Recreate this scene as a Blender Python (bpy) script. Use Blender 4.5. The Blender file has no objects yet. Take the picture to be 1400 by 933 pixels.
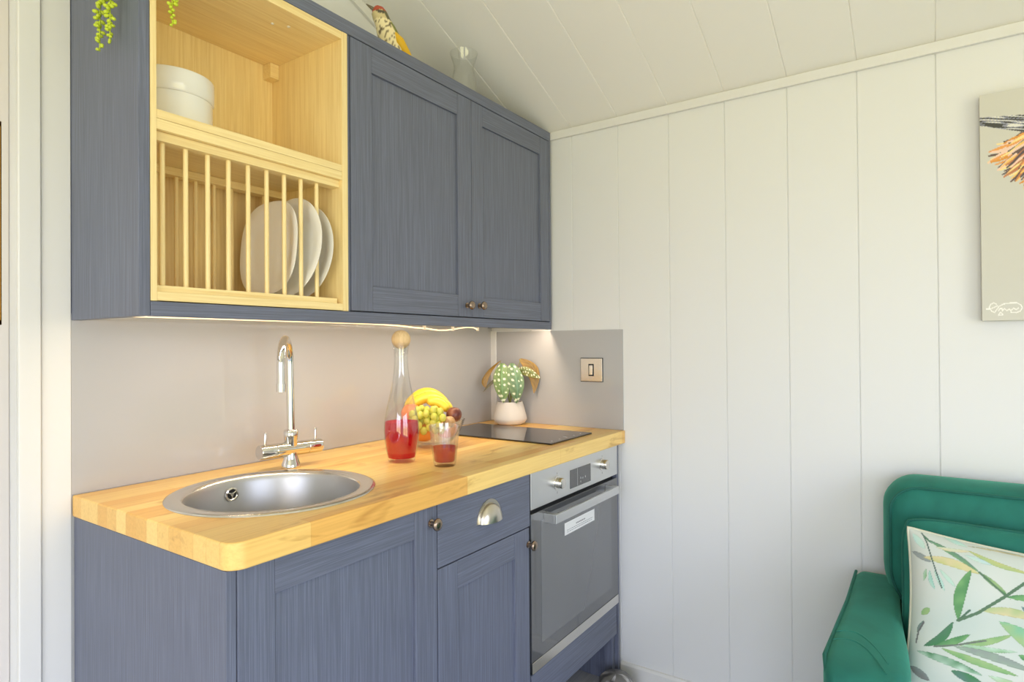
import bpy, bmesh, math, random
from mathutils import Vector, Matrix, noise
random.seed(7)
PI = math.pi
sc = bpy.context.scene
COL = sc.collection
ROOT = {}          # world origin each object's mesh is written in

# ------------------------------------------------------------------ mesh builder
class MB:
    def __init__(s):
        s.v = []; s.f = []; s.m = []; s.c = []; s.cur = 0; s.col = (1, 1, 1)
    def vert(s, p, col=None):
        s.v.append(tuple(p)); s.c.append(col or s.col); return len(s.v) - 1
    def face(s, ids):
        s.f.append(tuple(ids)); s.m.append(s.cur)
    def box(s, x0, x1, y0, y1, z0, z1):
        i = [s.vert((x, y, z)) for z in (z0, z1) for y in (y0, y1) for x in (x0, x1)]
        for q in ((0, 2, 3, 1), (4, 5, 7, 6), (0, 1, 5, 4), (2, 6, 7, 3), (0, 4, 6, 2), (1, 3, 7, 5)):
            s.face([i[k] for k in q])
    def prism(s, pts, a, b, axis='x'):
        """closed 2-D outline extruded from a to b along an axis (outline in the two other axes, in order)"""
        def P(t, p):
            return {'x': (t, p[0], p[1]), 'y': (p[0], t, p[1]), 'z': (p[0], p[1], t)}[axis]
        A = [s.vert(P(a, p)) for p in pts]; B = [s.vert(P(b, p)) for p in pts]
        n = len(pts)
        for k in range(n): s.face((A[k], A[(k + 1) % n], B[(k + 1) % n], B[k]))
        s.face(A[::-1]); s.face(B)
    def tube(s, pts, r, n=10, caps=True, closed=False, cols=None):
        pts = [Vector(p) for p in pts]; N = len(pts)
        rr = r if isinstance(r, (list, tuple)) else [r] * N
        rings = []; prev = None
        for k in range(N):
            if closed: t = pts[(k + 1) % N] - pts[k - 1]
            else: t = pts[min(k + 1, N - 1)] - pts[max(k - 1, 0)]
            t.normalize()
            if prev is None:
                a = Vector((0, 0, 1)) if abs(t.z) < .9 else Vector((1, 0, 0))
                u = t.cross(a).normalized()
            else:
                u = (prev - t * prev.dot(t)).normalized()
            prev = u; w = t.cross(u)
            rings.append([s.vert(pts[k] + (u * math.cos(2 * PI * j / n) + w * math.sin(2 * PI * j / n)) * rr[k],
                                 cols[k] if cols else None) for j in range(n)])
        for k in range(N if closed else N - 1):
            A, B = rings[k], rings[(k + 1) % N]
            for j in range(n): s.face((A[j], A[(j + 1) % n], B[(j + 1) % n], B[j]))
        if caps and not closed:
            s.face(rings[0][::-1]); s.face(rings[-1])
    def cyl(s, p0, p1, r0, r1=None, n=24):
        s.tube([p0, p1], [r0, r0 if r1 is None else r1], n)
    def lathe(s, c, prof, n=36, ax=(0, 0, 1), squash=None, colf=None):
        """prof: (radius, height along ax); radius 0 closes"""
        c = Vector(c); ax = Vector(ax).normalized()
        a = Vector((1, 0, 0)) if abs(ax.x) < .9 else Vector((0, 1, 0))
        u = ax.cross(a).normalized(); w = ax.cross(u)
        rings = []
        for (r, h) in prof:
            cc = colf(r, h) if colf else None
            if r < 1e-7: rings.append([s.vert(c + ax * h, cc)])
            else:
                R = []
                for j in range(n):
                    t = 2 * PI * j / n; k = squash(t) if squash else 1
                    R.append(s.vert(c + ax * h + (u * math.cos(t) + w * math.sin(t)) * r * k, cc))
                rings.append(R)
        for A, B in zip(rings, rings[1:]):
            if len(A) == 1 and len(B) == 1: continue
            for j in range(n):
                j2 = (j + 1) % n
                if len(A) == 1: s.face((A[0], B[j2], B[j]))
                elif len(B) == 1: s.face((A[j], A[j2], B[0]))
                else: s.face((A[j], A[j2], B[j2], B[j]))
    def ball(s, c, r, n=14, ax=(0, 0, 1)):
        if not isinstance(r, (tuple, list)): r = (r, r)
        m = n // 2 + 1
        s.lathe(c, [(r[0] * math.sin(PI * k / m) if 0 < k < m else 0, -r[1] * math.cos(PI * k / m)) for k in range(m + 1)], n, ax)
    def grid(s, fn, nu, nv, colf=None, wrap=False):
        I = [[s.vert(fn(i / (nu - 1), j / (nv - 1)), colf(i / (nu - 1), j / (nv - 1)) if colf else None)
              for j in range(nv)] for i in range(nu)]
        for i in range(nu - 1):
            for j in range(nv - 1): s.face((I[i][j], I[i + 1][j], I[i + 1][j + 1], I[i][j + 1]))
        return I
    def layers(s, outlines, dome0=None, dome1=None):
        """list of equal-length closed rings; optional domed caps (list of extra rings shrinking to a centre point)"""
        rings = [[s.vert(p) for p in o] for o in outlines]
        n = len(rings[0])
        for A, B in zip(rings, rings[1:]):
            for j in range(n): s.face((A[j], A[(j + 1) % n], B[(j + 1) % n], B[j]))
        for R in (rings[0], rings[-1]): s.face(R)
    def build(s, name, mats, parent=None, origin=None, bevel=0, seg=2, smooth=None, sub=0, solid=0):
        if not isinstance(mats, (list, tuple)): mats = [mats]
        org = ROOT[parent.name] if parent else Vector(origin if origin else (0, 0, 0))
        me = bpy.data.meshes.new(name)
        me.from_pydata([(p[0] - org.x, p[1] - org.y, p[2] - org.z) for p in s.v], [], s.f)
        for m in mats: me.materials.append(m)
        me.polygons.foreach_set('material_index', s.m)
        at = me.color_attributes.new('Col', 'FLOAT_COLOR', 'POINT')
        flat = []
        for c in s.c: flat += [c[0], c[1], c[2], 1.0]
        at.data.foreach_set('color', flat)
        bm = bmesh.new(); bm.from_mesh(me)
        bmesh.ops.recalc_face_normals(bm, faces=bm.faces); bm.to_mesh(me); bm.free()
        o = bpy.data.objects.new(name, me); COL.objects.link(o)
        if parent: o.parent = parent
        else: o.location = org
        ROOT[o.name] = org
        if smooth:
            me.polygons.foreach_set('use_smooth', [True] * len(me.polygons))
            me.set_sharp_from_angle(angle=math.radians(smooth))
        if sub:
            md = o.modifiers.new('sub', 'SUBSURF'); md.levels = sub; md.render_levels = sub
        if solid:
            md = o.modifiers.new('solid', 'SOLIDIFY'); md.thickness = solid; md.offset = 0
        if bevel:
            md = o.modifiers.new('bev', 'BEVEL'); md.width = bevel; md.segments = seg
            md.limit_method = 'ANGLE'; md.angle_limit = math.radians(40)
            me.polygons.foreach_set('use_smooth', [True] * len(me.polygons))
            if not smooth: me.set_sharp_from_angle(angle=math.radians(35))
            md.harden_normals = True
        me.update()
        return o

def tag(o, label=None, cat=None, group=None, kind=None):
    if label: o['label'] = label
    if cat: o['category'] = cat
    if group: o['group'] = group
    if kind: o['kind'] = kind
    return o
def thing(name, label, cat, loc, group=None):
    o = bpy.data.objects.new(name, None); COL.objects.link(o); o.location = loc
    o.empty_display_size = .05
    ROOT[o.name] = Vector(loc)
    return tag(o, label, cat, group)
def boxes(name, mat, parent, *bs, bevel=0, origin=None, seg=2):
    m = MB()
    for b in bs: m.box(*b)
    return m.build(name, mat, parent, origin, bevel=bevel, seg=seg)
def copy_thing(src, delta, label=None):
    c = src.copy(); COL.objects.link(c); c.location = src.location + Vector(delta)
    ROOT[c.name] = Vector(c.location)
    for ch in src.children:
        d = ch.copy(); COL.objects.link(d); d.parent = c
        for g in ch.children:
            e = g.copy(); COL.objects.link(e); e.parent = d
    if label: c['label'] = label
    return c

# ------------------------------------------------------------------ materials
def lin(r, g, b):
    f = lambda c: (c / 255 / 12.92) if c / 255 <= .04045 else ((c / 255 + .055) / 1.055) ** 2.4
    return (f(r), f(g), f(b))
def mat(name, col=(.8, .8, .8), rough=.5, metal=0, spec=.5, ior=1.5, coat=0, sheen=0, attr=False, emit=None, estr=0):
    m = bpy.data.materials.new(name); m.use_nodes = True
    b = m.node_tree.nodes['Principled BSDF']
    b.inputs['Base Color'].default_value = (*col, 1); b.inputs['Roughness'].default_value = rough
    b.inputs['Metallic'].default_value = metal; b.inputs['Specular IOR Level'].default_value = spec
    b.inputs['IOR'].default_value = ior; b.inputs['Coat Weight'].default_value = coat
    b.inputs['Sheen Weight'].default_value = sheen
    if attr:
        a = m.node_tree.nodes.new('ShaderNodeVertexColor'); a.layer_name = 'Col'
        m.node_tree.links.new(a.outputs['Color'], b.inputs['Base Color'])
    if emit:
        b.inputs['Emission Color'].default_value = (*emit, 1); b.inputs['Emission Strength'].default_value = estr
    return m
def nodes(m):
    nt = m.node_tree
    return nt, nt.nodes, nt.links, nt.nodes['Principled BSDF']
def mapping(m, scale, loc=(0, 0, 0)):
    nt, N, L, b = nodes(m)
    tc = N.new('ShaderNodeTexCoord'); mp = N.new('ShaderNodeMapping')
    mp.inputs['Scale'].default_value = scale; mp.inputs['Location'].default_value = loc
    L.new(tc.outputs['Object'], mp.inputs['Vector']); return mp
def ramp(m, fac, stops):
    nt, N, L, b = nodes(m)
    r = N.new('ShaderNodeValToRGB'); e = r.color_ramp.elements
    while len(e) < len(stops): e.new(.5)
    for k, (p, c) in enumerate(stops): e[k].position = p; e[k].color = (*c, 1)
    L.new(fac, r.inputs['Fac']); return r
def mixc(m, a, b_, fac, mode='MIX'):
    nt, N, L, b = nodes(m)
    x = N.new('ShaderNodeMix'); x.data_type = 'RGBA'; x.blend_type = mode
    if isinstance(fac, float): x.inputs['Factor'].default_value = fac
    else: L.new(fac, x.inputs['Factor'])
    for sock, val in ((x.inputs['A'], a), (x.inputs['B'], b_)):
        if isinstance(val, tuple): sock.default_value = (*val, 1)
        else: L.new(val, sock)
    return x.outputs['Result']
def bump(m, h, strength, dist=.001):
    nt, N, L, b = nodes(m)
    k = N.new('ShaderNodeBump'); k.inputs['Strength'].default_value = strength; k.inputs['Distance'].default_value = dist
    L.new(h, k.inputs['Height']); L.new(k.outputs['Normal'], b.inputs['Normal'])
def noise_tex(m, scale, detail=4, vec=None, rough=.55, dist=0):
    nt, N, L, b = nodes(m)
    n = N.new('ShaderNodeTexNoise'); n.inputs['Scale'].default_value = scale
    n.inputs['Detail'].default_value = detail; n.inputs['Roughness'].default_value = rough
    n.inputs['Distortion'].default_value = dist
    if vec: L.new(vec, n.inputs['Vector'])
    return n.outputs['Fac']

def wood(name, c_dark, c_light, axis, rough=.42, fine=1.0, blotch=.35):
    m = mat(name, c_light, rough)
    nt, N, L, b = nodes(m)
    s = {'x': (1.2, 45, 45), 'y': (45, 1.2, 45), 'z': (45, 45, 1.2)}[axis]
    s2 = {'x': (.8, 7, 7), 'y': (7, .8, 7), 'z': (7, 7, .8)}[axis]
    n1 = noise_tex(m, 4 * fine, 5, mapping(m, s).outputs[0], .65)
    n2 = noise_tex(m, 1.6, 3, mapping(m, s2, (3, 1, 2)).outputs[0], .5, .6)
    r1 = ramp(m, n1, [(.3, c_dark), (.62, c_light)])
    r2 = ramp(m, n2, [(.3, tuple(.80 * c for c in c_light)), (.7, tuple(min(1, 1.06 * c) for c in c_light))])
    col = mixc(m, r1.outputs[0], r2.outputs[0], blotch)
    L.new(col, b.inputs['Base Color']); bump(m, n1, .15, .0006)
    return m
def cabinet_paint(name, axis):
    base, light = lin(96, 101, 118), lin(121, 128, 149)
    m = mat(name, base, .42)
    nt, N, L, b = nodes(m)
    s = {'x': (2.4, 190, 190), 'z': (190, 190, 2.4)}[axis]
    n1 = noise_tex(m, 2.4, 3, mapping(m, s).outputs[0], .6, .4)
    r1 = ramp(m, n1, [(.42, base), (.80, light)])
    L.new(r1.outputs[0], b.inputs['Base Color']); bump(m, n1, .35, .0006)
    return m
M = {}
M['wall'] = mat('cream_panel_paint', (.76, .765, .765), .5)
M['ceil'] = mat('cream_ceiling_paint', (.87, .855, .81), .55)
M['trimw'] = mat('white_trim_paint', (.75, .745, .725), .4)
M['jamb'] = mat('shaded_door_paint', (.62, .585, .56), .4)  # base colour darkened to carry the shade lying on the recessed door
M['floor'] = wood('grey_vinyl_floor', lin(158, 158, 160), lin(190, 190, 192), 'x', .5)
M['paint_z'] = cabinet_paint('blue_grain_paint', 'z'); M['paint_x'] = cabinet_paint('blue_grain_paint_rail', 'x')
M['dark'] = mat('dark_gap', (.008, .009, .012), .6)
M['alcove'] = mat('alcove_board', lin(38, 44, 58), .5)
ok_d, ok_l = lin(222, 190, 122), lin(246, 224, 164)
M['oak_z'] = wood('oak_upright', ok_d, ok_l, 'z'); M['oak_x'] = wood('oak_lengthwise', ok_d, ok_l, 'x'); M['oak_y'] = wood('oak_sideboard', ok_d, ok_l, 'y')
M['splash'] = mat('grey_splashback_gloss', (.45, .445, .45), .07, spec=.5)
M['chrome'] = mat('polished_chrome', (.74, .72, .68), .05, 1)
M['steel'] = mat('brushed_steel', (.50, .50, .50), .38, 1)
M['steel_rim'] = mat('satin_steel_rim', (.72, .70, .66), .2, 1)
M['oven_steel'] = mat('oven_fascia_steel', (.70, .71, .715), .33, 1)
M['bronze'] = mat('antique_bronze', lin(158, 140, 124), .25, 1)
M['nickel'] = mat('satin_nickel', (.62, .58, .50), .28, 1)
M['black_glass'] = mat('hob_glass', (.012, .012, .014), .06, spec=.5, ior=1.75)
M['oven_glass'] = mat('oven_door_glass', (.055, .058, .065), .06, spec=.6, ior=2.3)
M['oven_glass_in'] = mat('oven_door_window', (.10, .105, .115), .07, spec=.6, ior=2.3)
M['display'] = mat('oven_display', (.05, .052, .058), .1, ior=2.0)
M['white_cer'] = mat('white_ceramic', (.80, .80, .76), .12, coat=.3)
M['plate_cer'] = mat('plate_ceramic', (.88, .875, .84), .2)
M['pot'] = mat('cream_concrete_pot', (.72, .68, .63), .75)
M['soil'] = mat('soil', lin(58, 44, 34), .95)
M['label'] = mat('white_sticker', (.86, .87, .88), .5); M['ink'] = mat('grey_ink', (.22, .22, .24), .6)
M['attr'] = mat('painted', rough=.55, attr=True)
M['attr_gloss'] = mat('painted_gloss', rough=.3, attr=True)
M['cushion'] = mat('printed_cotton', rough=.9, attr=True, sheen=.2)
M['gold'] = mat('gold_frame', lin(200, 150, 60), .3, 1)
M['led'] = mat('warm_led', (1, .9, .7), .5, emit=(1, .72, .40), estr=.9)
M['clip'] = mat('clear_clip', (.85, .8, .7), .3)
M['stopper'] = wood('beech_ball', lin(200, 162, 108), lin(232, 200, 150), 'z', .5)
M['plastic'] = mat('grey_plastic', lin(120, 118, 116), .35)

def glass(name, tint, refl=1.0, rough=.02, base=.075):
    m = bpy.data.materials.new(name); m.use_nodes = True; nt = m.node_tree; N = nt.nodes; N.clear()
    out = N.new('ShaderNodeOutputMaterial'); t = N.new('ShaderNodeBsdfTransparent'); g = N.new('ShaderNodeBsdfGlossy')
    lw = N.new('ShaderNodeLayerWeight'); lw.inputs['Blend'].default_value = .5
    pw = N.new('ShaderNodeMath'); pw.operation = 'POWER'; pw.inputs[1].default_value = 3.5
    mx = N.new('ShaderNodeMixShader'); mul = N.new('ShaderNodeMath'); mul.operation = 'MULTIPLY_ADD'
    mul.inputs[1].default_value = .55 * refl; mul.inputs[2].default_value = base; mul.use_clamp = True
    t.inputs[0].default_value = (*tint, 1); g.inputs['Roughness'].default_value = rough
    nt.links.new(lw.outputs['Facing'], pw.inputs[0]); nt.links.new(pw.outputs[0], mul.inputs[0]); nt.links.new(mul.outputs[0], mx.inputs[0])
    nt.links.new(t.outputs[0], mx.inputs[1]); nt.links.new(g.outputs[0], mx.inputs[2])
    nt.links.new(mx.outputs[0], out.inputs[0]); return m
M['glass'] = glass('clear_glass', (.975, .98, .975), 1.0)
M['glass_cut'] = glass('tumbler_glass', (.985, .985, .98), 1.3, .04, .13)
def liquid(name, tr, df):
    m = bpy.data.materials.new(name); m.use_nodes = True; nt = m.node_tree; N = nt.nodes; N.clear()
    out = N.new('ShaderNodeOutputMaterial'); t = N.new('ShaderNodeBsdfTransparent'); d = N.new('ShaderNodeBsdfDiffuse')
    tl = N.new('ShaderNodeBsdfTranslucent'); a = N.new('ShaderNodeMixShader'); b = N.new('ShaderNodeMixShader')
    t.inputs[0].default_value = (*tr, 1); d.inputs[0].default_value = (*df, 1); tl.inputs[0].default_value = (*df, 1)
    a.inputs[0].default_value = .55; b.inputs[0].default_value = .55
    nt.links.new(d.outputs[0], a.inputs[1]); nt.links.new(tl.outputs[0], a.inputs[2])
    nt.links.new(t.outputs[0], b.inputs[1]); nt.links.new(a.outputs[0], b.inputs[2])
    nt.links.new(b.outputs[0], out.inputs[0]); return m
M['juice'] = liquid('red_cordial', (.78, .05, .08), (.74, .012, .04))

def butcher(name):
    m = mat(name, (.7, .5, .2), .33)
    nt, N, L, b = nodes(m)
    br = N.new('ShaderNodeTexBrick'); mp = mapping(m, (1, 1, 1))
    L.new(mp.outputs[0], br.inputs['Vector'])
    br.offset = .37; br.offset_frequency = 2; br.squash = 1
    br.inputs['Scale'].default_value = 1; br.inputs['Brick Width'].default_value = .46; br.inputs['Row Height'].default_value = .0415
    br.inputs['Mortar Size'].default_value = .0004; br.inputs['Bias'].default_value = 0
    br.inputs['Color1'].default_value = (*lin(236, 182, 96), 1); br.inputs['Color2'].default_value = (*lin(252, 218, 136), 1)
    br.inputs['Mortar'].default_value = (*lin(226, 172, 92), 1)
    n1 = noise_tex(m, 3, 5, mapping(m, (1.5, 60, 60)).outputs[0], .65, .3)
    g = ramp(m, n1, [(.28, (.84, .79, .70)), (.6, (1, 1, 1))])
    col = mixc(m, br.outputs['Color'], g.outputs[0], .75, 'MULTIPLY')
    n2 = noise_tex(m, 5, 3, mapping(m, (.9, 3.2, 3), (5, 2, 1)).outputs[0], .6, 1.2)
    k = ramp(m, n2, [(.27, (.62, .48, .34)), (.42, (1, 1, 1))])
    col = mixc(m, col, k.outputs[0], .75, 'MULTIPLY')
    L.new(col, b.inputs['Base Color']); bump(m, n1, .08, .0004)
    return m
M['worktop'] = butcher('oak_stave_worktop')

def velvet(name, c0, c1):
    m = mat(name, c0, .8, sheen=.45)
    nt, N, L, b = nodes(m)
    n1 = noise_tex(m, 5, 4, mapping(m, (1, 1, 1)).outputs[0], .6, .5)
    r = ramp(m, n1, [(.3, c0), (.7, c1)]); L.new(r.outputs[0], b.inputs['Base Color'])
    b.inputs['Sheen Roughness'].default_value = .4
    b.inputs['Sheen Tint'].default_value = (*lin(120, 215, 180), 1)
    n2 = noise_tex(m, 9, 3, mapping(m, (1, 1, 1)).outputs[0]); bump(m, n2, .25, .006)
    return m
M['velvet'] = velvet('green_velvet', lin(14, 95, 83), lin(32, 124, 109))
M['piping'] = velvet('green_velvet_piping', lin(10, 82, 72), lin(18, 100, 88))

# ------------------------------------------------------------------ setting
FZ = -.035           # floor level
L_, D_ = 1.567, .6218
SL = .405            # roof slope
XL, YF, RX = -4.3, -3.6, -2.15
def ceil_z(x): return 2.084 + SL * (-x if x > RX else (2 * -RX + x))

def vgroove(coords, lo, hi, w=.0045, d=.0035):
    """profile points (position, depth) along a boarded surface"""
    p = [(lo, 0)]
    for c in sorted(coords):
        if lo + w < c < hi - w: p += [(c - w / 2, 0), (c, d), (c + w / 2, 0)]
    p.append((hi, 0)); return p
st = lambda o: tag(o, kind='structure')

st(boxes('floor', M['floor'], None, (XL, 0, YF, 0, FZ - .05, FZ)))
# end wall facing the camera: vertical boards with V grooves
m = MB()
pr = vgroove([-.01 - .1975 * k + .002 for k in range(0, 19)], YF, 0)
prof = [(y, d) for y, d in pr] + [(0, .08), (YF, .08)]
m.prism([(d, y) for y, d in prof], FZ, 2.30, 'z')
st(m.build('wall_right', M['wall']))
# gable wall behind the kitchen (x out to the door casing, recessed door leaf to the left of it)
m = MB(); m.prism([(-1.664, FZ), (0.0, FZ), (0.0, 2.08), (-1.664, ceil_z(-1.664))], 0, .08, 'y')
m.prism([(XL, 2.02), (-1.664, 2.02), (-1.664, ceil_z(-1.664)), (RX, ceil_z(RX)), (XL, ceil_z(XL))], 0, .08, 'y')
m.box(XL, -2.62, 0, .08, FZ, 2.02)
st(m.build('wall_back', M['wall']))
m = MB(); m.box(-2.62, -1.664, .052, .09, FZ, 2.02)
m.box(-1.682, -1.664, .036, .052, FZ, 2.02); m.box(-2.62, -2.60, .036, .052, FZ, 2.02)
st(m.build('door_1', M['jamb'], bevel=.003))
# casing boards between door and kitchen
st(boxes('trim_1', M['trimw'], None, (-1.622, -1.5675, -.006, 0, FZ, 2.35), bevel=.002))
st(boxes('trim_2', M['trimw'], None, (-1.664, -1.624, -.013, 0, FZ, 2.35), bevel=.003))
# remaining walls, with a big window and a glazed opening letting daylight in
m = MB()
m.box(XL, -3.2, YF - .08, YF, FZ, 2.1); m.box(-1.2, 0, YF - .08, YF, FZ, 2.1)
m.box(-3.2, -1.2, YF - .08, YF, FZ, .06); m.box(-3.2, -1.2, YF - .08, YF, 1.92, 2.1)
m.prism([(XL, 2.1), (0, 2.1), (RX, ceil_z(RX))], YF - .08, YF, 'y')
st(m.build('wall_front', M['wall']))
m = MB()
m.box(XL - .08, XL, YF, -3.1, FZ, 2.1); m.box(XL - .08, XL, -1.0, 0, FZ, 2.1); m.box(XL - .08, XL, -3.1, -1.0, 2.02, 2.1)
st(m.build('wall_left', M['wall']))
def sash(name, fn, a0, a1, z0, z1, mull):
    m = MB(); w = .05
    for a, b, c, d in ([(a0, a0 + w, z0, z1), (a1 - w, a1, z0, z1), (a0, a1, z0, z0 + w), (a0, a1, z1 - w, z1)]
                       + [(q - w / 2, q + w / 2, z0, z1) for q in mull]):
        m.box(*fn(a, b, c, d))
    return st(m.build(name, M['trimw']))
sash('window_1', lambda a, b, c, d: (a, b, YF - .06, YF - .02, c, d), -3.2, -1.2, .06, 1.92, (-2.2,))
sash('window_2', lambda a, b, c, d: (XL - .06, XL - .02, a, b, c, d), -3.1, -1.0, FZ, 2.02, (-2.05,))
# boarded sloping ceiling
m = MB()
pr = vgroove([-.01 - .1975 * k + .002 for k in range(0, 19)], YF, 0)
for xa, xb in ((0.0, RX), (RX, XL)):
    A = [(xa, y, ceil_z(xa) + d) for y, d in pr] + [(xa, 0, ceil_z(xa) + .06), (xa, YF, ceil_z(xa) + .06)]
    B = [(xb, p[1], p[2] - ceil_z(xa) + ceil_z(xb)) for p in A]
    m.layers([A, B])
st(m.build('ceiling', M['ceil']))
# mouldings
st(boxes('trim_3', M['trimw'], None, (-.012, 0, YF, -.318, 2.050, 2.082), (-.012, 0, -.318, 0, 2.05, 2.082), bevel=.002))
m = MB(); m.prism([(0, 2.05), (0, 2.084), (RX, ceil_z(RX)), (RX, ceil_z(RX) - .034)], -.012, 0, 'y')
st(m.build('trim_4', M['trimw'], bevel=.002))
m = MB(); m.prism([(0, FZ), (-.012, FZ), (-.012, .024), (-.008, .033), (0, .033)], YF, -.60, 'y')
st(m.build('baseboard_right', M['trimw']))
st(boxes('trim_5', M['trimw'], None, (-.010, -.0015, -.032, -.0025, .901, 1.284), bevel=.002))

# ------------------------------------------------------------------ splashbacks
m = MB(); m.box(-1.5675, -.0015, -.005, -.0005, .9005, 1.30)
tag(m.build('splashback', M['splash'], origin=(-.78, 0, .9)), 'long glossy grey splashback panel behind the sink, tap and carafe', 'splashback')
m = MB(); m.box(-.0045, -.0005, -.616, -.033, .9005, 1.2795)
tag(m.build('splashback', M['splash'], origin=(0, -.3, .9)), 'short glossy grey splashback panel carrying the light switch behind the potted plant', 'splashback')

# ------------------------------------------------------------------ worktop
WT, WB = .9, .853
SX, SY, SR = -1.295, -.345, .22
m = MB()
def boundary(t):
    dx, dy = math.cos(t), math.sin(t); best = 9
    x0, x1, y0, y1 = -L_, -.001, -D_, -.006
    for (a, lim0, lim1) in ((dx, x0 - SX, x1 - SX), (dy, y0 - SY, y1 - SY)):
        if abs(a) > 1e-9: best = min(best, (lim1 if a > 0 else lim0) / a)
    p = Vector((SX + dx * best, SY + dy * best))
    # rounded front-left corner
    r = .03; c = Vector((x0 + r, y0 + r))
    if p.x < c.x and p.y < c.y:
        o = Vector((SX, SY)) - c; d = Vector((dx, dy))
        B = o.dot(d); Cc = o.dot(o) - r * r; s = -B + math.sqrt(max(0, B * B - Cc))
        p = Vector((SX + dx * s, SY + dy * s))
    return p
ang = [2 * PI * k / 96 for k in range(96)]
for cx, cy in ((-.001, -.006), (-L_, -.006), (-.001, -D_)): ang.append(math.atan2(cy - SY, cx - SX) % (2 * PI))
ca = math.atan2(-D_ - SY, -L_ - SX) % (2 * PI); ang += [ca + (k - 10) * .008 for k in range(21)]
ang = sorted(set(round(a, 6) for a in ang)); n = len(ang); hole = SR - .012
Ot = []; Ob = []; It = []; Ib = []
for a in ang:
    p = boundary(a); h = (SX + hole * math.cos(a), SY + hole * math.sin(a))
    Ot.append(m.vert((p.x, p.y, WT))); Ob.append(m.vert((p.x, p.y, WB)))
    It.append(m.vert((*h, WT))); Ib.append(m.vert((*h, WB)))
for k in range(n):
    q = (k + 1) % n
    m.face((It[k], Ot[k], Ot[q], It[q])); m.face((Ib[k], Ib[q], Ob[q], Ob[k]))
    m.face((Ot[k], Ob[k], Ob[q], Ot[q])); m.face((It[k], It[q], Ib[q], Ib[k]))
tag(m.build('worktop', M['worktop'], origin=(-.78, -.3, WB), bevel=.004, seg=3),
    'thick oak stave kitchen worktop with rounded corner over the blue base cabinets', 'worktop')

# ------------------------------------------------------------------ cabinets
def shaker(m, x0, x1, z0, z1, yf, st_, rt, rb, th=.02, rec=.007):
    """framed door: slot 0 upright grain, slot 1 lengthwise grain"""
    m.cur = 0
    m.box(x0, x0 + st_[0], yf, yf + th, z0, z1); m.box(x1 - st_[1], x1, yf, yf + th, z0, z1)
    m.box(x0 + st_[0], x1 - st_[1], yf + rec, yf + th - .003, z0 + rb, z1 - rt)
    m.cur = 1
    m.box(x0 + st_[0] + .0006, x1 - st_[1] - .0006, yf + .0006, yf + th, z1 - rt, z1)
    m.box(x0 + st_[0] + .0006, x1 - st_[1] - .0006, yf + .0006, yf + th, z0, z0 + rb)
    m.cur = 0
PM = [M['paint_z'], M['paint_x']]
def knob(x, z, yf, parent, mt=None):
    m = MB()
    m.lathe((x, yf, z), [(0, 0), (.0095, 0), (.0095, .002), (.0055, .004), (.0045, .009), (.006, .013), (.0125, .0165),
                         (.0145, .020), (.0138, .024), (.010, .0268), (.005, .0275), (0, .028)], 24, (0, -1, 0))
    return m.build('knob', mt or M['bronze'], parent, smooth=50)

# -- base unit under the sink
YD = -.606
t = thing('sink_base_cabinet', 'blue base cabinet with one wide framed door under the round sink', 'cabinet', (-1.305, -.3, FZ))
boxes('end_panel', M['paint_z'], t, (-1.564, -1.546, -.604, -.008, FZ, .8525), bevel=.0012)
boxes('carcass', M['paint_z'], t, (-1.5455, -1.046, -.58, -.572, FZ + .1, .66), (-1.064, -1.046, -.58, -.02, FZ + .02, .85), (-1.5455, -1.065, -.58, -.02, FZ + .09, FZ + .108))
boxes('plinth', M['paint_x'], t, (-1.545, -1.046, -.55, -.535, FZ, FZ + .088))
m = MB(); shaker(m, -1.545, -1.0465, .075, .851, YD, (.070, .073), .064, .075)
d = m.build('door', PM, t, bevel=.0012); knob(-1.0675, .811, YD, d)
# -- drawer + door unit
t = thing('drawer_base_cabinet', 'narrow blue base cabinet with a drawer above a framed door beside the oven', 'cabinet', (-.845, -.3, FZ))
boxes('carcass', M['paint_z'], t, (-1.0445, -1.0285, -.58, -.02, FZ + .02, .85), (-.656, -.640, -.58, -.02, FZ + .02, .85), (-1.028, -.657, -.58, -.02, FZ + .09, FZ + .108), (-1.028, -.657, -.58, -.02, .66, .676))
boxes('plinth', M['paint_x'], t, (-1.044, -.640, -.55, -.535, FZ, FZ + .088))
m = MB(); m.box(-1.043, -.6425, YD, YD + .02, .6985, .851)
d = m.build('drawer', M['paint_x'], t, bevel=.0012)
m = MB()                                    # cup handle: flange and quarter dome
cx, cz, a, b = -.8405, .763, .0455, .047
fl = [(cx + (a + .008) * math.cos(PI * k / 24), cz + (b + .009) * math.sin(PI * k / 24)) for k in range(25)]
m.prism(fl, YD, YD - .002, 'y')
def cup(u, v):
    ph = PI * u; th = PI / 2 * v
    return (cx + a * math.cos(ph) * math.cos(th * .999) , YD - .002 - .026 * math.sin(th), cz + b * math.sin(ph) * math.cos(th * .999))
m.grid(cup, 25, 12)
m.build('cup_handle', M['nickel'], d, smooth=40)
m = MB(); shaker(m, -1.043, -.6475, .075, .6955, YD, (.072, .073), .069, .075)
d = m.build('door', PM, t, bevel=.0012); knob(-.653, .648, YD, d)
# -- oven housing
t = thing('oven_housing', 'blue oven surround with a filler board and an open dark recess below the oven', 'cabinet', (-.33, -.3, FZ))
boxes('side_panel', M['paint_z'], t, (-.0375, -.0225, -.602, -.02, FZ, .852), bevel=.001)
boxes('side_panel', M['paint_z'], t, (-.0640, -.0385, -.590, -.56, FZ, .1535), bevel=.001)
boxes('filler_board', M['paint_x'], t, (-.6365, -.0515, -.604, -.586, .154, .2615), bevel=.001)
boxes('recess', M['alcove'], t, (-.6365, -.066, -.33, -.32, FZ, .153), (-.6365, -.626, -.58, -.33, FZ, .153))
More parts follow.
